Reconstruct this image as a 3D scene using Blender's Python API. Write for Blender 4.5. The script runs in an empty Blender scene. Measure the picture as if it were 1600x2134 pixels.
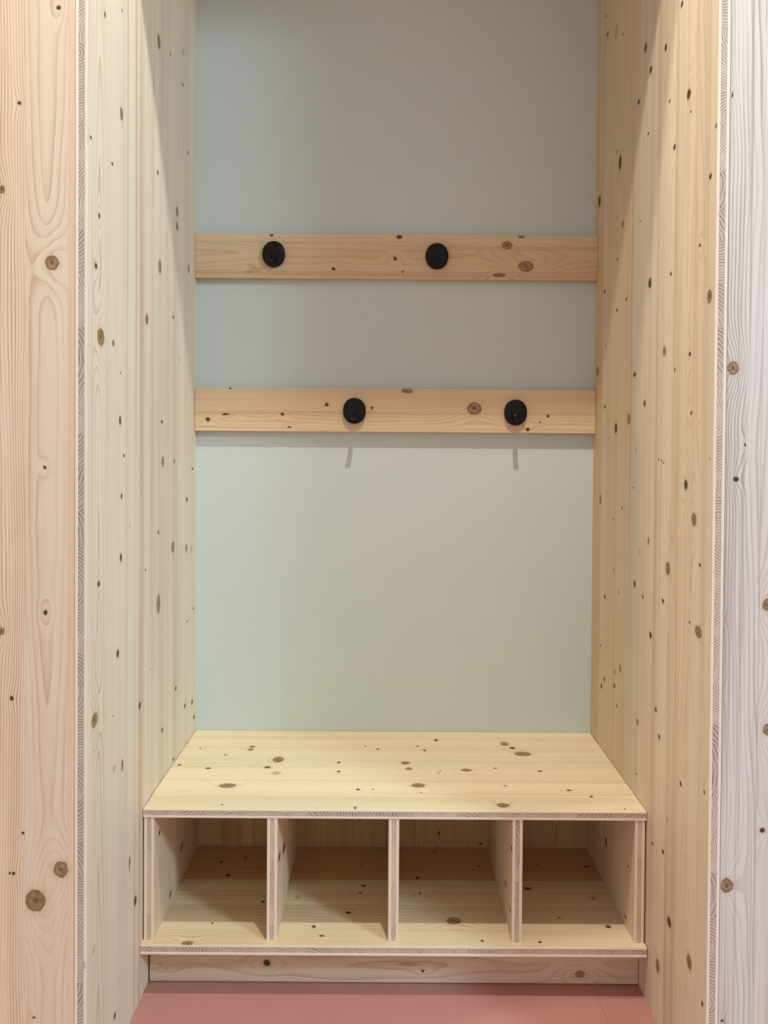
import bpy, bmesh, math, random
from mathutils import Matrix, Vector

# ------------------------------------------------------------------ camera
scene = bpy.context.scene
PITCH, YAW, ROLL = 0.0139, 0.0007, -0.0070
def cam_dir(X, y, Z):
    c, s = math.cos(ROLL), math.sin(ROLL)
    x, z = X*c + Z*s, -X*s + Z*c
    c, s = math.cos(PITCH), math.sin(PITCH)
    y, z = y*c + z*s, -y*s + z*c
    c, s = math.cos(YAW), math.sin(YAW)
    return Vector((x*c + y*s, -x*s + y*c, z))
cd = bpy.data.cameras.new('camera')
cam = bpy.data.objects.new('camera', cd)
scene.collection.objects.link(cam)
cd.sensor_fit = 'VERTICAL'; cd.sensor_height = 36.0
cd.lens = 1603.0/2134.0*36.0
cd.shift_x = -4.43/2134.0
cd.shift_y = -(1067.0-959.79)/2134.0
cd.clip_start = 0.02
r_, f_, u_ = cam_dir(1,0,0), cam_dir(0,1,0), cam_dir(0,0,1)
cam.matrix_world = Matrix(((r_.x,u_.x,-f_.x,0.4768),(r_.y,u_.y,-f_.y,-1.2286),(r_.z,u_.z,-f_.z,1.0879),(0,0,0,1)))
scene.camera = cam

# ------------------------------------------------------------------ world, lamps, exposure
w = bpy.data.worlds.new('world'); scene.world = w; w.use_nodes = True
bg = w.node_tree.nodes['Background']
bg.inputs['Color'].default_value = (0.84, 0.93, 1.0, 1); bg.inputs['Strength'].default_value = 0.70

def lamp(kind, name, loc, power, col, **kw):
    l = bpy.data.lights.new(name, kind); l.energy = power; l.color = col
    for k, v in kw.items(): setattr(l, k, v)
    o = bpy.data.objects.new(name, l); o.location = loc
    scene.collection.objects.link(o)
    return o
# two ceiling spotlights near the alcove and a cool ceiling panel to the right
lamp('SPOT', 'ceiling_spot', (0.68, -0.44, 3.245), 128, (1.0, 0.98, 0.92), shadow_soft_size=0.022, spot_size=math.radians(150), spot_blend=0.6)
lamp('SPOT', 'ceiling_spot', (-0.62, -0.215, 3.2), 72, (1.0, 0.94, 0.84), shadow_soft_size=0.022, spot_size=math.radians(150), spot_blend=0.6)
k3 = lamp('AREA', 'ceiling_panel_light', (3.45, -2.3, 3.2), 165, (0.56, 0.83, 1.0), shape='RECTANGLE', size=1.3, size_y=0.5)
k3.rotation_euler = (0, math.radians(35), 0)

vs = scene.view_settings
vs.view_transform = 'Standard'; vs.look = 'None'; vs.gamma = 1.0; vs.use_curve_mapping = False
vs.exposure = 0.16
KNOTS = {
 'FRONT_LEFT': [
  (-46,1785,3.0,3.4,'d'), (-108,1634,2.7,2.6,'d'), (-136,1497,5.0,6.8,'B'), (-56,1382,11.1,11.8,'B'), (-67,1056,2.3,2.3,'d'),
  (-66,824,3.5,3.5,'d'), (-137,793,5.0,5.8,'B'), (-120,685,3.1,3.1,'d'), (-102,468,2.3,2.3,'d'), (-123,402,1.9,1.9,'d'),
  (-117,402,2.3,2.7,'d'), (-41,409,12.0,13.2,'B'), (-82,358,16.2,17.9,'B'), (-84,168,1.9,2.0,'d'),
 ],
 'WALL_LEFT': [
  (76,1816,3.3,4.8,'d'), (158,1870,2.5,2.1,'d'), (157,1686,7.5,11.5,'B'), (14,1586,3.0,2.3,'d'), (111,1580,3.5,2.5,'d'),
  (51,1472,4.3,4.0,'d'), (37,1386,5.2,4.7,'d'), (381,1932,10.2,14.8,'B'), (570,2008,8.4,9.9,'f'), (570,1932,6.3,3.3,'d'),
  (467,1950,3.7,3.6,'d'), (377,1660,5.0,4.4,'d'), (525,1625,10.1,10.8,'B'), (525,1592,10.1,9.2,'B'), (393,1469,10.3,14.0,'B'),
  (628,1520,6.8,10.3,'B'), (620,1795,4.5,3.4,'d'), (306,1345,9.3,10.5,'B'), (496,1381,5.8,3.7,'d'), (59,1273,15.3,14.4,'B'),
  (118,1271,5.9,5.0,'B'), (155,1223,2.5,1.7,'d'), (545,1292,4.1,12.1,'f'), (153,1137,5.0,7.7,'d'), (410,1145,5.3,4.1,'d'),
  (173,1074,3.9,2.6,'d'), (418,1059,8.9,10.3,'B'), (508,1059,4.0,4.3,'d'), (672,1038,7.1,3.0,'d'), (161,1001,3.8,4.8,'d'),
  (618,966,6.7,5.2,'d'), (206,943,4.1,5.4,'f'), (388,911,5.2,4.0,'d'), (159,890,5.1,7.0,'d'), (498,866,11.8,11.9,'B'),
  (615,849,8.9,9.2,'B'), (665,839,11.8,11.9,'f'), (52,861,5.4,4.8,'d'), (301,845,3.1,1.9,'d'), (389,760,12.1,20.3,'B'),
  (686,689,4.8,3.0,'d'), (626,670,4.5,2.9,'d'), (143,720,6.2,6.9,'d'), (338,636,4.8,3.9,'f'), (34,639,12.7,11.9,'B'),
  (32,589,3.1,3.2,'f'), (122,615,2.4,1.6,'d'), (267,585,5.9,6.6,'d'), (526,539,6.1,4.4,'d'), (606,471,6.7,4.6,'d'),
  (675,458,7.2,6.0,'d'), (695,413,7.3,4.3,'d'), (420,481,5.4,4.7,'d'), (127,520,9.7,7.7,'f'), (169,508,5.2,10.6,'B'),
  (507,383,6.0,2.2,'d'), (210,305,2.7,13.7,'d'), (244,215,7.2,8.4,'d'), (132,73,4.9,5.2,'d'), (32,258,6.3,8.0,'f'),
 ],
 'WALL_RIGHT': [
  (155,1887,4.5,5.2,'d'), (636,2135,4.1,4.7,'d'), (622,2085,8.1,4.1,'d'), (552,2053,13.0,16.7,'f'), (501,2019,3.5,3.3,'d'),
  (348,1910,7.3,8.9,'d'), (234,1851,6.3,5.9,'d'), (315,1849,7.0,7.2,'d'), (119,1711,8.6,8.4,'d'), (387,1818,6.2,4.5,'d'),
  (210,1739,3.7,3.1,'d'), (5,1608,4.5,3.9,'B'), (325,1727,4.3,2.9,'d'), (50,1694,2.9,2.4,'f'), (109,1676,3.2,2.1,'d'),
  (183,1644,4.7,5.3,'d'), (24,1535,4.6,4.7,'d'), (512,1739,8.9,16.3,'d'), (535,1772,3.7,4.4,'d'), (678,1705,10.7,13.1,'d'),
  (486,1593,7.0,7.5,'B'), (369,1565,3.0,2.0,'d'), (63,1434,4.0,2.8,'d'), (306,1423,8.4,9.6,'d'), (193,1416,3.6,3.6,'d'),
  (22,1341,9.2,10.9,'B'), (525,1525,5.5,3.8,'B'), (455,1421,5.0,3.7,'d'), (525,1409,5.5,3.3,'d'), (623,1472,6.1,4.6,'d'),
  (610,1341,8.0,9.2,'f'), (678,1287,10.8,10.7,'B'), (222,1277,7.5,9.1,'B'), (100,1256,4.2,4.1,'d'), (394,1250,7.8,5.1,'d'),
  (168,1237,2.3,3.9,'d'), (329,1186,5.8,5.8,'d'), (429,1158,11.4,12.4,'B'), (522,1141,9.1,12.0,'d'), (91,1155,3.1,3.3,'d'),
  (58,1136,3.0,4.0,'f'), (612,1194,6.0,3.4,'d'), (379,1091,4.6,9.0,'f'), (14,1077,5.5,3.1,'f'), (246,1073,2.6,2.3,'d'),
  (230,1071,2.5,1.8,'d'), (220,1067,2.5,1.8,'d'), (110,1031,7.4,8.3,'d'), (73,974,10.0,10.6,'B'), (641,971,8.3,11.6,'B'),
  (469,963,3.4,3.2,'d'), (533,933,3.7,2.2,'d'), (392,1012,3.1,2.0,'d'), (297,910,5.5,7.6,'B'), (348,882,5.9,7.9,'f'),
  (191,872,10.8,12.4,'B'), (47,900,3.9,2.8,'d'), (379,811,6.2,6.5,'d'), (327,794,4.3,3.9,'d'), (214,807,5.0,4.5,'d'),
  (595,742,5.9,4.5,'d'), (528,818,3.7,2.2,'d'), (487,773,3.5,2.7,'d'), (49,788,13.5,10.4,'B'), (279,727,6.8,6.1,'d'),
  (86,796,3.1,2.0,'d'), (627,618,4.1,3.5,'d'), (470,606,6.9,7.4,'B'), (512,587,5.4,5.4,'B'), (591,547,5.9,4.5,'d'),
  (615,523,6.1,5.7,'d'), (511,556,5.4,5.4,'d'), (245,592,5.2,4.6,'d'), (492,516,3.5,4.3,'d'), (350,530,7.4,6.4,'B'),
  (225,546,5.1,4.1,'d'), (457,442,3.4,10.5,'f'), (117,504,4.3,4.2,'d'), (353,422,4.5,2.0,'d'), (18,548,2.8,3.9,'f'),
  (18,534,2.8,3.1,'d'), (255,328,4.0,3.2,'d'), (198,341,4.9,4.0,'d'), (163,230,9.3,8.2,'d'), (219,112,8.8,12.6,'B'),
  (70,219,10.1,12.1,'B'), (15,187,3.7,3.9,'d'), (176,411,2.4,2.6,'d'),
 ],
 'FRONT_RIGHT': [
  (1030,1222,9.2,10.7,'B'), (1037,1045,4.6,3.5,'d'), (1019,820,1.9,1.9,'d'), (1019,698,1.9,2.7,'d'), (1089,844,6.9,10.0,'B'),
  (1092,643,6.2,9.3,'B'), (1087,480,3.9,3.9,'d'), (1031,390,10.0,11.7,'B'), (1026,170,2.3,2.3,'d'), (1051,1100,1.2,3.1,'d'),
  (1023,1655,1.2,4.5,'d'),
 ],
 'SEAT': [
  (605,162,4.4,5.8,'d'), (587,161,7.3,6.9,'B'), (529,235,16.2,12.3,'B'), (486,217,5.2,7.6,'d'), (456,241,12.5,12.8,'f'),
  (391,147,10.4,18.4,'B'), (479,86,3.9,4.9,'d'), (591,41,2.9,1.8,'d'), (555,108,2.8,2.8,'d'), (496,17,3.9,2.9,'d'),
  (626,4,4.5,3.7,'f'), (303,155,2.1,2.4,'d'), (515,375,4.0,3.3,'d'), (466,378,3.8,3.7,'d'), (377,424,3.4,4.0,'d'),
  (378,455,2.3,1.6,'d'), (613,433,3.0,2.3,'d'), (595,463,2.9,3.4,'d'), (293,421,6.1,3.3,'B'), (653,606,6.2,4.2,'d'),
  (589,575,4.4,2.9,'d'), (615,559,3.0,2.9,'d'), (515,527,8.0,9.9,'B'), (483,534,6.5,7.5,'B'), (398,551,10.5,14.3,'B'),
  (478,662,7.7,11.8,'B'), (474,603,2.6,2.1,'d'), (461,598,2.5,1.6,'d'), (363,555,2.2,2.0,'d'), (489,728,2.6,3.3,'d'),
  (398,737,2.3,3.1,'d'), (634,771,12.2,9.6,'B'), (607,786,5.9,7.0,'d'), (572,804,12.8,19.4,'B'), (475,825,3.8,4.4,'d'),
  (379,867,3.4,4.6,'d'), (351,907,3.3,3.1,'d'), (309,718,9.4,12.7,'B'), (296,959,2.1,2.0,'d'),
 ],
 'SHELF': [
  (520,123,6.9,5.1,'d'), (597,149,8.6,4.8,'B'), (577,95,5.3,3.6,'d'), (342,127,2.4,2.0,'d'), (277,92,7.3,10.6,'B'),
  (417,219,4.4,3.2,'d'), (333,336,3.9,3.9,'d'), (303,355,2.3,4.8,'d'), (381,405,4.2,5.1,'d'), (435,292,8.9,7.4,'f'),
  (481,434,3.8,5.4,'d'), (453,428,2.7,4.2,'d'), (562,426,10.3,5.6,'f'), (515,556,5.9,4.4,'d'), (453,559,3.7,2.6,'d'),
  (355,625,11.3,15.0,'B'), (290,676,3.0,2.9,'d'), (566,702,4.2,2.3,'d'), (629,602,17.7,7.1,'f'), (575,587,6.3,5.7,'f'),
  (474,800,4.7,7.6,'d'), (437,937,2.7,2.7,'d'), (369,847,2.5,3.1,'d'), (339,941,4.8,5.1,'d'), (288,790,3.0,3.4,'d'),
  (567,956,4.2,5.8,'d'), (576,840,3.2,2.9,'d'),
 ],
 'RAIL_UPPER': [
  (1619,190,3.0,4.2,'d'), (1616,507,4.7,6.0,'d'), (1563,497,4.8,4.8,'d'), (1536,344,3.6,4.2,'d'), (1531,516,2.4,2.4,'d'),
  (1598,775,9.5,13.1,'B'), (1619,810,4.2,8.3,'B'), (1546,822,13.1,19.1,'B'), (1524,756,5.3,15.5,'B'), (1528,134,4.8,10.7,'f'),
 ],
 'RAIL_LOWER': [
  (1239,89,3.0,2.4,'d'), (1161,34,5.4,5.4,'d'), (1174,78,2.4,8.4,'d'), (1175,219,3.6,4.2,'d'), (1143,236,1.8,5.4,'d'),
  (1200,329,4.8,4.8,'d'), (1192,442,3.6,3.0,'d'), (1235,529,6.0,14.3,'B'), (1192,697,15.5,17.9,'B'), (1141,830,4.2,4.8,'d'),
  (1175,880,3.6,3.6,'d'), (1159,861,1.8,2.4,'d'),
 ],
 'PLINTH': [
  (41,242,6.9,6.8,'d'), (38,24,3.0,6.8,'f'), (28,37,3.0,4.4,'f'), (26,560,2.5,2.9,'d'), (40,530,4.9,29.3,'f'),
  (22,880,7.4,9.8,'B'),
 ],
 'SIDE_L': [
  (324,307,5.0,4.9,'d'), (495,189,10.3,8.8,'B'), (406,133,9.3,7.3,'B'),
 ],
 'DIV_1': [
  (319,262,14.5,7.0,'d'), (386,244,15.8,9.4,'d'), (561,105,29.3,8.1,'B'), (481,110,35.8,5.5,'B'),
 ],
 'DIV_3': [
  (540,185,11.4,2.7,'d'), (295,294,8.5,3.7,'d'), (368,183,9.3,3.9,'d'), (305,165,8.6,2.8,'d'),
 ],
 'SIDE_R': [
  (341,131,6.2,2.9,'d'), (327,243,4.5,1.9,'d'), (482,213,5.5,10.6,'d'),
 ],
 'BACK': [
  (418,178,1.8,1.8,'d'), (615,147,2.4,4.8,'d'), (717,121,3.0,3.0,'d'),
 ],
}

# ------------------------------------------------------------------ helpers
C = scene.collection
rnd = random.Random(11)
def lin(r, g, b):
    f = lambda c: (c/255/12.92) if c/255 <= 0.04045 else ((c/255+0.055)/1.055)**2.4
    return (f(r), f(g), f(b), 1.0)
D = 0.7103            # alcove depth (back wall)
TP = 0.0195           # side wall thickness

def link(name, me, mat, parent=None):
    o = bpy.data.objects.new(name, me); C.objects.link(o)
    if mat is not None:
        if me.materials: me.materials[0] = mat
        else: me.materials.append(mat)
    if parent is not None: o.parent = parent
    return o
def thing(name, label, cat, loc=(0,0,0), group=None):
    o = bpy.data.objects.new(name, None); C.objects.link(o); o.location = loc
    o.empty_display_size = 0.05
    o['label'] = label; o['category'] = cat
    if group: o['group'] = group
    return o
def structure(name, label, cat='wall', parts=True):
    o = thing(name, label, cat); o['kind'] = 'structure'; return o
def tag(o, label, cat, kind=None):
    o['label'] = label; o['category'] = cat
    if kind: o['kind'] = kind
    return o
def part(name, parent):
    o = bpy.data.objects.new(name, None); C.objects.link(o); o.parent = parent
    o.empty_display_size = 0.03
    return o

def box_mesh(name, lo, hi, ua, va, bevel=0.0004, seg=1):
    """A bevelled box with UVs in metres: u across the grain, v along it."""
    na = 3 - ua - va
    bm = bmesh.new()
    bmesh.ops.create_cube(bm, size=1.0)
    for v in bm.verts:
        v.co = Vector([lo[i] + (v.co[i]+0.5)*(hi[i]-lo[i]) for i in range(3)])
    if bevel > 0:
        bmesh.ops.bevel(bm, geom=bm.edges[:], offset=bevel, segments=seg, affect='EDGES', profile=0.5, clamp_overlap=True)
    bm.normal_update()
    uvl = bm.loops.layers.uv.new('UVMap')
    for f in bm.faces:
        n = [abs(c) for c in f.normal]; k = n.index(max(n))
        for l in f.loops:
            p = l.vert.co
            if k == na: uv = (p[ua], p[va])
            elif k == ua: uv = (10.0 + p[na], p[va])
            else: uv = (p[ua] + 20.0, 20.0 + p[na])
            l[uvl].uv = uv
        f.smooth = False
    me = bpy.data.meshes.new(name); bm.to_mesh(me); bm.free()
    return me
def box(name, lo, hi, ua, va, mat, parent=None, bevel=0.0004, seg=1):
    return link(name, box_mesh(name, lo, hi, ua, va, bevel, seg), mat, parent)

# ------------------------------------------------------------------ spruce wood, all node-based
class NT:
    def __init__(s, name):
        s.m = bpy.data.materials.new(name); s.m.use_nodes = True
        s.t = s.m.node_tree; s.n = s.t.nodes; s.l = s.t.links
        s.bsdf = s.n['Principled BSDF']
    def put(s, sock, v):
        if isinstance(v, bpy.types.NodeSocket): s.l.new(v, sock)
        else: sock.default_value = v
    def math(s, op, a, b=None, c=None, clamp=False):
        n = s.n.new('ShaderNodeMath'); n.operation = op; n.use_clamp = clamp
        s.put(n.inputs[0], a)
        if b is not None: s.put(n.inputs[1], b)
        if c is not None: s.put(n.inputs[2], c)
        return n.outputs[0]
    def vec(s, op, a, b=None, c=None):
        n = s.n.new('ShaderNodeVectorMath'); n.operation = op
        s.put(n.inputs[0], a)
        if b is not None: s.put(n.inputs[1], b)
        if c is not None: s.put(n.inputs[2], c)
        return n.outputs['Value'] if op in ('DOT_PRODUCT','LENGTH','DISTANCE') else n.outputs['Vector']
    def noise(s, vec, detail=2.0, rough=0.5, color=False):
        n = s.n.new('ShaderNodeTexNoise'); n.noise_dimensions = '3D'
        s.put(n.inputs['Vector'], vec); n.inputs['Scale'].default_value = 1.0
        n.inputs['Detail'].default_value = detail; n.inputs['Roughness'].default_value = rough
        return n.outputs['Color'] if color else n.outputs[0]
    def ramp(s, fac, stops, interp='LINEAR'):
        n = s.n.new('ShaderNodeValToRGB'); n.color_ramp.interpolation = interp
        e = n.color_ramp.elements
        while len(e) < len(stops): e.new(0.5)
        for el, (p, c) in zip(e, stops):
            el.position = p; el.color = c if len(c) == 4 else (c[0], c[1], c[2], 1)
        s.put(n.inputs['Fac'], fac)
        return n.outputs['Color']
    def maprange(s, v, a, b, c, d, smooth=False):
        n = s.n.new('ShaderNodeMapRange'); n.interpolation_type = 'SMOOTHSTEP' if smooth else 'LINEAR'
        s.put(n.inputs['Value'], v)
        for k, x in zip(('From Min','From Max','To Min','To Max'), (a,b,c,d)): n.inputs[k].default_value = x
        return n.outputs['Result']
    def mix(s, fac, a, b, blend='MIX'):
        n = s.n.new('ShaderNodeMix'); n.data_type = 'RGBA'; n.blend_type = blend
        s.put(n.inputs[0], fac); s.put(n.inputs[6], a); s.put(n.inputs[7], b)
        return n.outputs[2]

G = lambda x: (x, x, x, 1)
def wood(name, lo_u, hi_u, knots=(), seed=None, early=(235,220,195), late=(188,148,108),
         contrast=0.55, flat=None, rings=260.0, drift=3.0, warp=1.6, side=None, streak=0.5, tone=None, lit_edge=False):
    """Spruce board. flat=True: cathedral figure centred on the board; else straight grain.
    knots: (u, v, ru, rv, kind) in mm."""
    seed = rnd.random()*100 if seed is None else seed
    rr = random.Random(int(seed*1000))
    flat = rr.random() < 0.45 if flat is None else flat
    wdt = hi_u - lo_u
    if flat:
        u0 = lo_u + wdt*rr.uniform(0.35, 0.65); a = rings/(1.5*(0.5*wdt)**0.5)
    else:
        sgn = side if side else rr.choice((-1, 1))
        u0 = (lo_u + hi_u)/2 + sgn*rr.uniform(1.2, 2.2)*wdt; a = rings/(2*abs((lo_u+hi_u)/2-u0))
    b = rr.choice((-1, 1))*drift*rr.uniform(0.6, 1.3) if flat else rr.uniform(-1.2, 1.2)
    T = NT(name)
    uv = T.n.new('ShaderNodeTexCoord').outputs['UV']
    so = (seed*1.7, seed*0.9, seed*0.37)
    sp = T.n.new('ShaderNodeSeparateXYZ'); T.l.new(uv, sp.inputs[0])
    u, v = sp.outputs[0], sp.outputs[1]
    n1 = T.noise(T.vec('MULTIPLY_ADD', uv, (9, 1.7, 1), so), 2.0, 0.55)
    du = T.math('SUBTRACT', u, u0)
    if flat: F = T.math('MULTIPLY', T.math('POWER', T.math('ABSOLUTE', du), 1.5), a)
    else: F = T.math('MULTIPLY', T.math('MULTIPLY', du, du), a)
    F = T.math('MULTIPLY_ADD', v, b, F)
    F = T.math('ADD', F, T.math('MULTIPLY_ADD', n1, warp*2.4, -warp*1.2))
    # knots: rings of the board bend round them
    jit = T.noise(T.vec('MULTIPLY_ADD', uv, (120, 95, 1), so), 3.0, 0.65, color=True) if knots else None
    md = mb = mf = None
    if knots:
        pj = T.vec('MULTIPLY_ADD', jit, (0.0046, 0.0060, 0), T.vec('ADD', uv, (-0.0023, -0.0030, 0)))
    for (ku, kv, ru, rv, kind) in knots:
        ku, kv, ru, rv = ku/1000, kv/1000, max(ru, 1.3)/1000, max(rv, 1.6)/1000
        big = max(ru, rv)
        wu, wv = ru*2.0+0.004, rv*3.2+0.012
        q = T.vec('MULTIPLY_ADD', uv, (1/wu, 1/wv, 0), (-ku/wu, -kv/wv, 0))
        g = T.math('POWER', 0.37, T.vec('DOT_PRODUCT', q, q))
        A = rr.choice((-1, 1))*min(3.4, 0.5 + big*1000*0.24)*(0.25 if kind == 'f' else 1.0)
        F = T.math('MULTIPLY_ADD', g, A, F)
        k = T.vec('MULTIPLY_ADD', pj, (1/ru, 1/rv, 0), (-ku/ru, -kv/rv, 0))
        e = T.vec('DOT_PRODUCT', k, k)
        if kind == 'd': md = e if md is None else T.math('MINIMUM', md, e)
        elif kind == 'B': mb = e if mb is None else T.math('MINIMUM', mb, e)
        else: mf = e if mf is None else T.math('MINIMUM', mf, e)
    ring = T.math('FRACT', F)
    ring = T.ramp(ring, [(0.0, G(0.05)), (0.5, G(0.12)), (0.8, G(0.62)), (0.92, G(1.0)), (1.0, G(0.05))])
    n2 = T.noise(T.vec('MULTIPLY_ADD', uv, (34, 1.3, 1), (so[1], so[0], 3.1)), 2.0)
    inten = T.maprange(n2, 0.34, 0.66, 0.25, 1.0)
    fac = T.math('MULTIPLY', T.math('MULTIPLY', ring, inten), contrast*1.5, clamp=True)
    tone = rr.uniform(0.93, 1.03) if tone is None else tone
    ce = [c*tone for c in lin(*early)[:3]] + [1]
    cl = [c*tone for c in lin(*late)[:3]] + [1]
    col = T.mix(fac, tuple(ce), tuple(cl))
    n5 = T.noise(T.vec('MULTIPLY_ADD', uv, (42, 0.32, 1), (so[1], so[2], 1.3)), 4.0, 0.72)
    col = T.mix(T.maprange(n5, 0.53, 0.72, 0.0, min(0.9, streak*rr.uniform(0.6, 1.2))), col, tuple(cl))
    n3 = T.noise(T.vec('MULTIPLY_ADD', uv, (20, 0.6, 1), (so[2], so[1], 7.7)), 1.0)
    col = T.mix(T.maprange(n3, 0.40, 0.70, 0.0, 0.55), col, T.mix(1.0, col, (0.93, 0.83, 0.74, 1), 'MULTIPLY'))
    n4 = T.noise(T.vec('MULTIPLY_ADD', uv, (720, 14, 1), so), 2.0, 0.6)
    fb = T.maprange(n4, 0.3, 0.7, 0.955, 1.035)
    cmb = T.n.new('ShaderNodeCombineXYZ')
    for i in range(3): T.l.new(fb, cmb.inputs[i])
    col = T.mix(1.0, col, cmb.outputs[0], 'MULTIPLY')
    if mf is not None:
        d = T.math('SQRT', mf)
        col = T.mix(T.maprange(d, 1.3, 0.3, 0.0, 0.5, True), col, lin(150, 112, 66))
    if mb is not None:
        d = T.math('SQRT', mb)
        col = T.mix(T.maprange(d, 2.0, 1.0, 0.0, 0.3, True), col, lin(204, 168, 120))
        kr = T.math('FRACT', T.math('MULTIPLY_ADD', n1, 1.5, T.math('MULTIPLY', d, 3.2)))
        kc = T.ramp(d, [(0.0, lin(70, 44, 24)), (0.16, lin(120, 88, 54)), (0.4, lin(170, 138, 98)), (0.75, lin(160, 128, 88)), (0.94, lin(112, 80, 50)), (1.0, lin(126, 92, 58))])
        kc = T.mix(T.maprange(kr, 0.3, 0.95, 0.0, 0.25), kc, lin(96, 66, 38))
        jx = T.n.new('ShaderNodeSeparateXYZ'); T.l.new(jit, jx.inputs[0])
        kc = T.mix(T.maprange(jx.outputs[2], 0.42, 0.64, 0.0, 0.6), kc, lin(84, 58, 34))
        col = T.mix(T.maprange(d, 1.12, 0.86, 0.0, 0.92, True), col, kc)
    if md is not None:
        d = T.math('SQRT', md)
        col = T.mix(T.maprange(d, 2.4, 1.0, 0.0, 0.26, True), col, lin(176, 136, 90))
        kc = T.ramp(d, [(0.0, lin(52, 32, 16)), (0.4, lin(84, 56, 30)), (0.7, lin(70, 44, 22)), (0.95, lin(40, 24, 12)), (1.0, lin(48, 30, 16))])
        col = T.mix(T.maprange(d, 1.25, 0.75, 0.0, 0.96, True), col, kc)
    if lit_edge: col = T.mix(T.math('MULTIPLY', T.math('GREATER_THAN', u, 5.0), 0.5), col, lin(244, 234, 220))  # edge faces lightened: light falling on the front edges, mixed into the colour
    T.l.new(col, T.bsdf.inputs['Base Color'])
    T.bsdf.inputs['Roughness'].default_value = 0.55
    T.bsdf.inputs['Specular IOR Level'].default_value = 0.25
    return T.m

def pick(key, lo, hi):
    """knots of a panel that touch the board lo..hi (metres across the grain)"""
    return [k for k in KNOTS[key] if k[0]/1000 + k[2]/1000 > lo and k[0]/1000 - k[2]/1000 < hi]

def endgrain(name, base=(218,198,178), dark=(124,92, 78), k=215.0):
    """Cut ends of the core strips: arcs of annual rings round a centre of each strip's own."""
    T = NT(name)
    tc = T.n.new('ShaderNodeTexCoord'); oi = T.n.new('ShaderNodeObjectInfo')
    wn = T.n.new('ShaderNodeTexWhiteNoise'); wn.noise_dimensions = '1D'
    T.l.new(T.math('MULTIPLY', oi.outputs['Random'], 731.7), wn.inputs['W'])
    c = T.vec('MULTIPLY_ADD', wn.outputs['Color'], (0.15, 0, 0.15), (-0.075, 0, -0.075))
    p = T.vec('MULTIPLY', tc.outputs['Object'], (1, 0, 1))
    n = T.noise(T.vec('MULTIPLY_ADD', tc.outputs['Object'], (60, 1, 60), wn.outputs['Color']), 2.0)
    d = T.vec('LENGTH', T.vec('SUBTRACT', p, c))
    ks = T.math('MULTIPLY_ADD', wn.outputs['Value'], k*0.5, k*0.75)
    F = T.math('ADD', T.math('MULTIPLY', d, ks), T.math('MULTIPLY', n, 1.4))
    ring = T.ramp(T.math('FRACT', F), [(0.0, G(0.0)), (0.45, G(0.12)), (0.8, G(0.75)), (0.9, G(1.0)), (1.0, G(0.0))])
    n2 = T.noise(T.vec('MULTIPLY_ADD', tc.outputs['Object'], (35, 1, 35), (3, 5, 8)), 1.0)
    fac = T.math('MULTIPLY', ring, T.maprange(n2, 0.3, 0.7, 0.35, 1.0))
    col = T.mix(fac, lin(*base), lin(*dark))
    tn = T.maprange(wn.outputs['Value'], 0.0, 1.0, 0.84, 1.05)
    cmb = T.n.new('ShaderNodeCombineXYZ')
    for i in range(3): T.l.new(tn, cmb.inputs[i])
    col = T.mix(1.0, col, cmb.outputs[0], 'MULTIPLY')
    T.l.new(col, T.bsdf.inputs['Base Color'])
    T.bsdf.inputs['Roughness'].default_value = 0.7
    T.bsdf.inputs['Specular IOR Level'].default_value = 0.15
    return T.m
M_END = endgrain('spruce_end_grain')
M_END_PALE = endgrain('spruce_core_pale', (222,200,176), (180,150,126), 220.0)

# ------------------------------------------------------------------ the room
def mottle(name, c1, c2, rough, scale, spec=0.3, amp=1.0):
    T = NT(name)
    tc = T.n.new('ShaderNodeTexCoord').outputs['Object']
    n1 = T.noise(T.vec('MULTIPLY', tc, (scale,)*3), 4.0, 0.6)
    n2 = T.noise(T.vec('MULTIPLY', tc, (scale*60,)*3), 2.0, 0.6)
    f = T.math('ADD', T.maprange(n1, 0.3, 0.7, 0.0, 0.7*amp), T.maprange(n2, 0.3, 0.7, 0.0, 0.3*amp))
    T.l.new(T.mix(f, lin(*c1), lin(*c2)), T.bsdf.inputs['Base Color'])
    T.bsdf.inputs['Roughness'].default_value = rough
    T.bsdf.inputs['Specular IOR Level'].default_value = spec
    b = T.n.new('ShaderNodeBump'); b.inputs['Strength'].default_value = 0.04; b.inputs['Distance'].default_value = 0.002
    T.l.new(n2, b.inputs['Height']); T.l.new(b.outputs[0], T.bsdf.inputs['Normal'])
    return T.m
M_FLOOR = mottle('pink_linoleum', (180,126,116), (192,138,127), 0.42, 4.0)
M_WALL = mottle('pale_wall_board', (199,208,202), (203,212,206), 0.6, 3.0, 0.3)
M_CEIL = mottle('white_ceiling_paint', (236,234,228), (240,238,233), 0.8, 2.0, 0.1)

fl = structure('floor', 'matte dusty pink linoleum floor below the bench', 'floor')
box('floor_sheet', (-4.0, -6.0, -0.003), (0.9074, D+0.02, 0.0), 0, 1, M_FLOOR, fl, 0.0003)
box('floor_sheet', (0.9077, -6.0, -0.003), (5.0, D+0.02, 0.0), 0, 1, M_FLOOR, fl, 0.0003)
box('subfloor', (-4.0, -6.0, -0.1), (5.0, D+0.02, -0.003), 0, 1, M_FLOOR, fl, 0)
tag(box('ceiling', (-4.0, -6.0, 3.35), (5.0, D+0.1, 3.45), 0, 1, M_CEIL, None, 0), 'white painted ceiling of the room above the alcove', 'ceiling', 'structure')

tag(box('wall_back', (-TP, D, 0.0), (1+TP, D+0.02, 2.40), 0, 2, M_WALL, None, 0),
    'smooth pale grey-green wall board at the back of the alcove', 'wall', 'structure')

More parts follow.
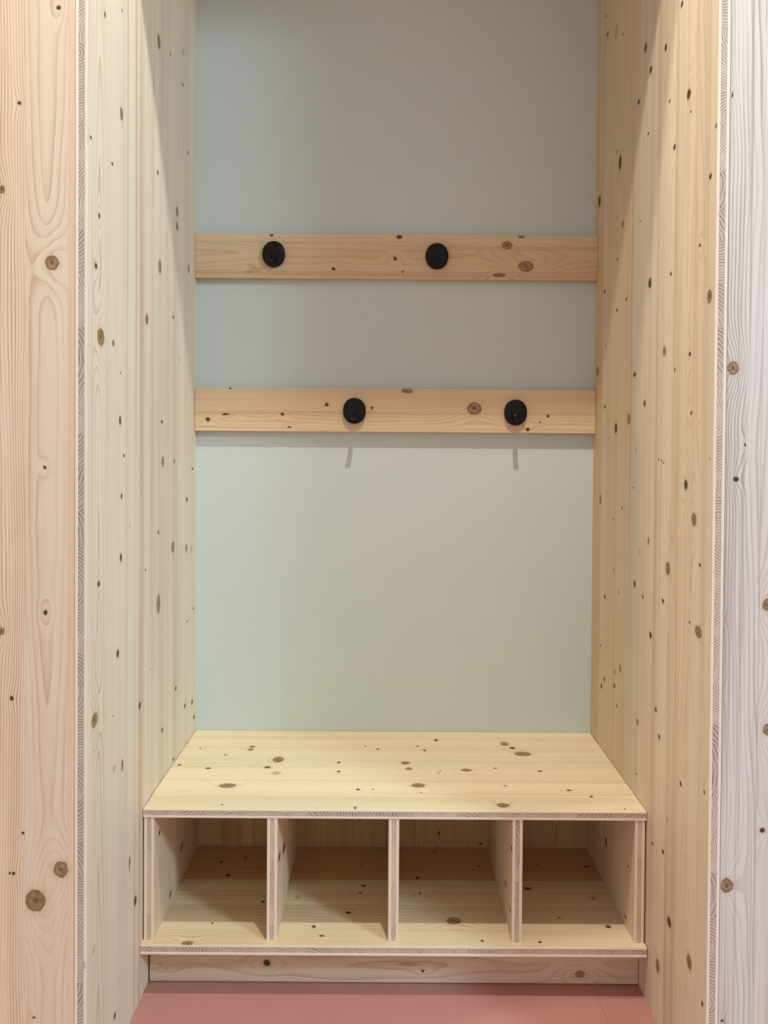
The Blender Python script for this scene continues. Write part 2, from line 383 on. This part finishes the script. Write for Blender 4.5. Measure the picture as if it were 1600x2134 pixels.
# side walls of the alcove: three-layer spruce board, boards upright, cut edge facing the room
ZT = 2.40
LAY = 0.0052
def side_wall(name, label, x_in, sgn, key, seams, flats, edge_knots=(), tints=None):
    """x_in: inner face; sgn: direction away from the alcove (-1 left, +1 right)"""
    root = structure(name, label)
    xi, xc, xo = x_in, x_in + sgn*LAY, x_in + sgn*(TP-LAY)
    xe = x_in + sgn*TP
    for i, (a, b) in enumerate(zip(seams[:-1], seams[1:])):
        kn = pick(key, a, b)
        if i == 0: kn = kn + list(edge_knots)
        t = tints[i] if tints else {}
        m = wood('spruce_board', a, b, kn, flat=flats[i], lit_edge=(i == 0), **t)
        lo = (min(xi, xc), a, 0.0); hi = (max(xi, xc), b, ZT)
        box('board', lo, hi, 1, 2, m, root, 0.0011 if i == 0 else 0.0003, 2 if i == 0 else 1)
    # core strips, end grain to the front
    z = 0.0; r = random.Random(5 if sgn < 0 else 9); meshes = {}
    while z < ZT - 0.001:
        h = r.choice((0.055, 0.07, 0.085, 0.1)); h = min(h, ZT - z)
        kq = round(h, 4)
        if kq not in meshes:
            meshes[kq] = box_mesh('core_strip', (-(TP-2*LAY)/2, -D/2, -h/2), ((TP-2*LAY)/2, D/2, h/2), 2, 1, 0.0002)
        link('core_strip', meshes[kq], M_END, root).location = ((xc+xo)/2, D/2+0.0004, z+h/2)
        z += h
    m = wood('spruce_board', -0.003, 0.003, (), flat=False, rings=500, contrast=0.2, early=(242,230,210), lit_edge=True)
    box('outer_board', (min(xo, xe), 0.0, 0.0), (max(xo, xe), D, ZT), 1, 2, m, root, 0.0009, 2)
    return root
WL, WLL = (229,218,198), (178,148,112)
WR, WRL = (234,217,187), (188,148,104)
side_wall('wall_left', 'left side wall of the alcove in knotty upright spruce boards', 0.0, -1, 'WALL_LEFT',
          [0.0, 0.080, 0.200, 0.321, 0.387, 0.466, 0.578, D], [True, False, False, True, False, False, False],
          [(10000-3, 254, 2.6, 6, 'B')],
          [dict(early=WL, late=WLL, streak=.7, **o) for o in (dict(contrast=0.45, rings=120, drift=4), dict(rings=240, contrast=.4), dict(contrast=.18), dict(contrast=.45, rings=200), dict(rings=330, contrast=.5), dict(contrast=.45), dict(contrast=.45))])
side_wall('wall_right', 'right side wall of the alcove in yellowish spruce with many small knots', 1.0, 1, 'WALL_RIGHT',
          [0.0, 0.130, 0.240, 0.347, 0.431, 0.555, 0.634, D], [True, True, False, False, False, False, False],
          [(11003, 1468, 2.6, 5, 'f'), (11003, 895, 2.6, 5, 'f')],
          [dict(late=WRL, streak=.6, **o) for o in (dict(early=WR, contrast=0.26, rings=90), dict(early=WR, contrast=.26, rings=100), dict(early=(230,214,188), contrast=.2), dict(early=(226,212,186), contrast=.35, rings=260), dict(early=(230,208,172), contrast=.5, rings=260), dict(early=(229,210,178), contrast=.45), dict(early=(224,200,162), contrast=.55))])

# spruce facing on both sides of the opening
def facing(name, label, xs, key, opts):
    root = structure(name, label)
    for i, (a, b) in enumerate(zip(xs[:-1], xs[1:])):
        o = opts.get(i, {})
        m = wood('spruce_board', a, b, pick(key, a, b), **o)
        box('board', (a, 0.0004, 0.0), (b, 0.0195, 3.35), 0, 2, m, root, 0.0004)
    return root
facing('wall_front_left', 'wide cream spruce facing with big round knots left of the alcove',
       [-0.0202, -0.0307, -0.0989, -0.17, -0.25, -0.32, -0.40, -0.48, -0.56, -0.65, -0.75][::-1], 'FRONT_LEFT',
       {9: dict(flat=False, contrast=.3, early=(236,208,176), late=(208,166,128)), 8: dict(flat=True, rings=100, drift=4.5, contrast=.5, seed=12.3, streak=.2, early=(240,223,196), late=(200,158,116)), 7: dict(flat=False, rings=190, contrast=.85, warp=2.6, seed=31.4, early=(238,219,190), late=(190,142,96))})
facing('wall_front_right', 'pale greyish spruce facing with dark streaked grain right of the alcove',
       [1.0202, 1.0766, 1.15, 1.23, 1.31, 1.39, 1.47, 1.56, 1.65, 1.75], 'FRONT_RIGHT',
       {0: dict(flat=False, rings=140, contrast=.6, warp=3.0, seed=44.1, streak=1.0, tone=.9, early=(232,225,217), late=(160,126,112)), 1: dict(flat=True, rings=120, contrast=.35, tone=.9, early=(232,225,217))})
# head of the opening and its top board (above the frame)
m = wood('spruce_board', 2.38, 3.35, (), flat=False, rings=60)
tag(box('wall_front_top', (-TP, 0.0305, 2.381), (1+TP, 0.05, 3.35), 2, 0, m, None, 0.0005), 'spruce board closing the head of the alcove opening', 'wall', 'structure')
tag(box('trim_1', (0.0005, 0.0505, 2.381), (0.9995, D-0.0005, 2.40), 1, 0, m, None, 0.0005), 'spruce top board over the alcove', 'panel', 'structure')

# ------------------------------------------------------------------ the bench with four compartments
YS, YSH, YD, YB = 0.2848, 0.2715, 0.2865, 0.6495
ZS1, ZS0, ZH1, ZH0 = 0.3746, 0.3560, 0.1111, 0.0912
bench = thing('shoe_bench', 'low spruce bench with four open shoe compartments in the alcove', 'bench', (0.5, 0.5, 0.0))
inv = bench.location.copy()
def bpart(name, parent=bench):
    o = part(name, parent)
    if parent is bench: o.location = -inv
    return o
EDGE = dict(early=(235,213,182), late=(204,168,128))
def flat_ply(name, x0, x1, y0, y1, z0, z1, seams, key, opts, seed, edge_knots=()):
    root = bpart(name)
    lay = (z1-z0)*0.28
    for i, (a, b) in enumerate(zip(seams[:-1], seams[1:])):
        kn = pick(key, a, b) + (list(edge_knots) if i == 0 else [])
        m = wood('spruce_board', a, b, kn, lit_edge=(i == 0), **opts.get(i, opts.get('all', {})))
        box('board', (x0, a, z1-lay), (x1, b, z1), 1, 0, m, root, 0.0014 if i == 0 else 0.00025, 2 if i == 0 else 1)
    r = random.Random(seed); x = x0; th = z1 - z0 - 2*lay; meshes = {}
    while x < x1 - 0.001:
        w_ = min(r.choice((0.055, 0.07, 0.085, 0.1)), x1 - x)
        q = round(w_, 4)
        if q not in meshes: meshes[q] = box_mesh('core_strip', (-w_/2, -(y1-y0)/2, -th/2), (w_/2, (y1-y0)/2, th/2), 0, 1, 0.0002)
        link('core_strip', meshes[q], M_END, root).location = (x+w_/2, (y0+y1)/2+0.0006, z0+lay+th/2)
        x += w_
    m = wood('spruce_board', z0, z0+lay, (), flat=False, rings=400, contrast=.25, lit_edge=True, **EDGE)
    box('under_board', (x0, y0, z0), (x1, y1, z0+lay), 1, 0, m, root, 0.0012, 2)
    return root
flat_ply('seat', 0.0012, 0.9992, YS, D-0.001, ZS0, ZS1, [YS, 0.344, 0.411, 0.485, 0.558, 0.635, D-0.001], 'SEAT',
         {'all': dict(contrast=.26, rings=110, drift=2.0, early=(240,224,186), late=(200,162,108), warp=2.0, streak=.35)}, 3)
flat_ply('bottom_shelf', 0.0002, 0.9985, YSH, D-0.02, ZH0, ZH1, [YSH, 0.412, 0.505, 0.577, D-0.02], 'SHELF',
         {'all': dict(contrast=.45, rings=130, drift=2.0, early=(236,216,176), late=(192,150,100)), 2: dict(contrast=.3, early=(210,172,122), late=(176,130,84)), 3: dict(contrast=.3, early=(210,172,122), late=(176,130,84))}, 8)  # rear two boards: own redder tone, plus brown compartment shade put into colour
def upright(name, x0, x1, key, face, seed, kmat):
    root = bpart(name)
    lay = (x1-x0)*0.30
    z0, z1 = ZH1, ZS0
    for s, (a, b) in enumerate(((x0, x0+lay), (x1-lay, x1))):
        kn = KNOTS[key] if (key and s == face) else []
        m = wood('spruce_board', YD, YB, kn, flat=True, rings=120, contrast=.3, lit_edge=True, **EDGE)
        box('face_board', (a, YD, z0), (b, YB, z1), 1, 2, m, root, 0.0008, 2)
    r = random.Random(seed); z = z0; th = x1 - x0 - 2*lay
    while z < z1 - 0.001:
        h = min(r.choice((0.03, 0.05, 0.07, 0.09)), z1 - z)
        if z1 - z - h < 0.012: h = z1 - z
        me = box_mesh('core_strip', (-th/2, -(YB-YD)/2, -h/2), (th/2, (YB-YD)/2, h/2), 2, 1, 0.0002)
        link('core_strip', me, kmat, root).location = ((x0+x1)/2, (YD+YB)/2+0.0005, z+h/2)
        z += h
    return root
upright('side_panel', 0.0028, 0.0228, 'SIDE_L', 1, 1, M_END_PALE)
upright('divider', 0.2468, 0.2673, 'DIV_1', 1, 2, M_END_PALE)
upright('divider', 0.4882, 0.5090, None, 0, 6, M_END_PALE)
upright('divider', 0.7336, 0.7541, 'DIV_3', 0, 4, M_END)
upright('side_panel', 0.9768, 0.9966, 'SIDE_R', 0, 5, M_END_PALE)
bk = bpart('back_panel')
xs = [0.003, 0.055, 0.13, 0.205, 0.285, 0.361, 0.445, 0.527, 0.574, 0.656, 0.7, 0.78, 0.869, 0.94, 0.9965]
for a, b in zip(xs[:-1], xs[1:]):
    m = wood('spruce_board', a, b, pick('BACK', a, b), rings=330, contrast=.8, early=(216,178,126), late=(164,114,64))  # browner tint paints in the light bounced around inside the compartments
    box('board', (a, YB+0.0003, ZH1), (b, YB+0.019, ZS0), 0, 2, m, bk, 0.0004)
pl = box('plinth', (0.0032, 0.3244, 0.0018), (0.9990, 0.3434, ZH0), 2, 0,
         wood('spruce_board', 0.0, 0.09, KNOTS['PLINTH'], flat=True, rings=62, drift=1.6, contrast=.5, warp=1.3, seed=71.2, early=(228,202,174), late=(186,138,106)), bench, 0.0012, 2)
pl.location = -inv
for px in (0.12, 0.5, 0.88):      # feet behind the plinth that carry the bench
    f = box('support_block', (px-0.03, 0.3436, 0.0), (px+0.03, 0.62, ZH0), 1, 0, pl.data.materials[0], bench, 0.001)
    f.location = -inv

# ------------------------------------------------------------------ coat rails
YR = D - 0.0218
def rail(label, z0, z1, seams, key, opts):
    root = thing('coat_rail', label, 'rail', (0.5, D, z0), 'spruce coat rails on the back wall')
    for i, (a, b) in enumerate(zip(seams[:-1], seams[1:])):
        m = wood('spruce_board', a, b, pick(key, a, b), **opts[i])
        o = box('board', (0.0004, YR, a), (0.9996, D, b), 2, 0, m, root, 0.0016 if len(seams) == 2 else 0.0009, 2)
        o.location = -root.location
    return root
rail('upper spruce coat rail with a cut brown knot at its lower right', 1.5124, 1.6225, [1.5124, 1.5307, 1.6225], 'RAIL_UPPER',
     [dict(flat=False, rings=240, contrast=.6, early=(222,198,162), late=(186,142,100)), dict(flat=True, rings=90, drift=2.2, contrast=.36, seed=55.5, early=(222,198,162), late=(186,142,100))])
rail('lower spruce coat rail with one large round knot right of middle', 1.1320, 1.2406, [1.1320, 1.2406], 'RAIL_LOWER',
     [dict(flat=False, rings=150, side=-1, drift=2.2, warp=2.2, contrast=.42, seed=66.6, early=(230,206,168), late=(186,140,94))])

# ------------------------------------------------------------------ coat hooks
T = NT('black_satin_plastic')
T.bsdf.inputs['Base Color'].default_value = (0.007, 0.007, 0.0068, 1)
T.bsdf.inputs['Roughness'].default_value = 0.36
T.bsdf.inputs['Specular IOR Level'].default_value = 0.2
M_HOOK = T.m
def plate_mesh():
    rx, rz, n = 0.0283, 0.0322, 64
    se = lambda c: math.copysign(abs(c)**0.96, c)
    prof = [(0.0, 0.0), (0.70, 0.0), (0.70, 0.003), (0.955, 0.003), (0.985, 0.0042), (1.0, 0.0060), (0.995, 0.0085), (0.97, 0.0102), (0.93, 0.0111), (0.6, 0.0119), (0.0, 0.0122)]
    bm = bmesh.new(); rows = []
    for s, y in prof:
        if s == 0: rows.append([bm.verts.new((0, -y, 0))])
        else: rows.append([bm.verts.new((rx*s*se(math.cos(2*math.pi*i/n)), -y, rz*s*se(math.sin(2*math.pi*i/n)))) for i in range(n)])
    for a, b in zip(rows[:-1], rows[1:]):
        for i in range(n):
            j = (i+1) % n
            if len(a) == 1: bm.faces.new((a[0], b[i], b[j]))
            elif len(b) == 1: bm.faces.new((a[i], b[0], a[j]))
            else: bm.faces.new((a[i], b[i], b[j], a[j]))
    bmesh.ops.recalc_face_normals(bm, faces=bm.faces[:])
    for f in bm.faces: f.smooth = True
    me = bpy.data.meshes.new('back_plate'); bm.to_mesh(me); bm.free(); return me
def peg_mesh():
    # flat tongue: leaves the plate low, runs out and turns up to a rounded tip
    ctl = [(-0.008, -0.002), (-0.014, -0.012), (-0.022, -0.0185), (-0.031, -0.0205), (-0.039, -0.0180), (-0.0445, -0.0110), (-0.0475, -0.0040), (-0.049, 0.0015)]
    pts = []
    for i in range(len(ctl)-1):
        p0 = ctl[max(i-1, 0)]; p1 = ctl[i]; p2 = ctl[i+1]; p3 = ctl[min(i+2, len(ctl)-1)]
        for k in range(6):
            t = k/6
            pts.append(tuple(0.5*((2*p1[c]) + (-p0[c]+p2[c])*t + (2*p0[c]-5*p1[c]+4*p2[c]-p3[c])*t*t + (-p0[c]+3*p1[c]-3*p2[c]+p3[c])*t**3) for c in (0, 1)))
    pts.append(ctl[-1])
    bm = bmesh.new(); rows = []; n = 20; N = len(pts)
    for i, (y, z) in enumerate(pts):
        a = pts[max(i-1, 0)]; b = pts[min(i+1, N-1)]
        ty, tz = b[0]-a[0], b[1]-a[1]; L = math.hypot(ty, tz); ty /= L; tz /= L
        ny, nz = -tz, ty
        e = min(1.0, (N-1-i)/7.0); e = math.sqrt(max(0.0, 1-(1-e)**2))
        hw, ht = 0.0061*max(e, 0.12), 0.0024*max(e, 0.3)
        row = []
        for q in range(n):
            th = 2*math.pi*q/n; c, s = math.cos(th), math.sin(th)
            sx = math.copysign(abs(c)**0.6, c)*hw; sn = math.copysign(abs(s)**0.6, s)*ht
            row.append(bm.verts.new((sx, y+ny*sn, z+nz*sn)))
        rows.append(row)
    for a, b in zip(rows[:-1], rows[1:]):
        for i in range(n):
            j = (i+1) % n; bm.faces.new((a[i], b[i], b[j], a[j]))
    bm.faces.new(rows[0]); bm.faces.new(rows[-1])
    bmesh.ops.recalc_face_normals(bm, faces=bm.faces[:])
    for f in bm.faces: f.smooth = True
    me = bpy.data.meshes.new('peg'); bm.to_mesh(me); bm.free(); return me
ME_PLATE, ME_PEG = plate_mesh(), peg_mesh()
for x, z, lab, tw in ((0.1965, 1.5700, 'oval black coat hook at the left of the upper rail', 6),
                  (0.6005, 1.5680, 'oval black coat hook at the right of the upper rail', -4),
                  (0.3985, 1.1842, 'oval black coat hook near the middle of the lower rail', 0),
                  (0.7985, 1.1828, 'oval black coat hook right of the big knot on the lower rail', 0)):
    h = thing('coat_hook', lab, 'hook', (x, YR, z), 'oval black coat hooks')
    link('back_plate', ME_PLATE, M_HOOK, h)
    p = link('peg', ME_PEG, M_HOOK, h)
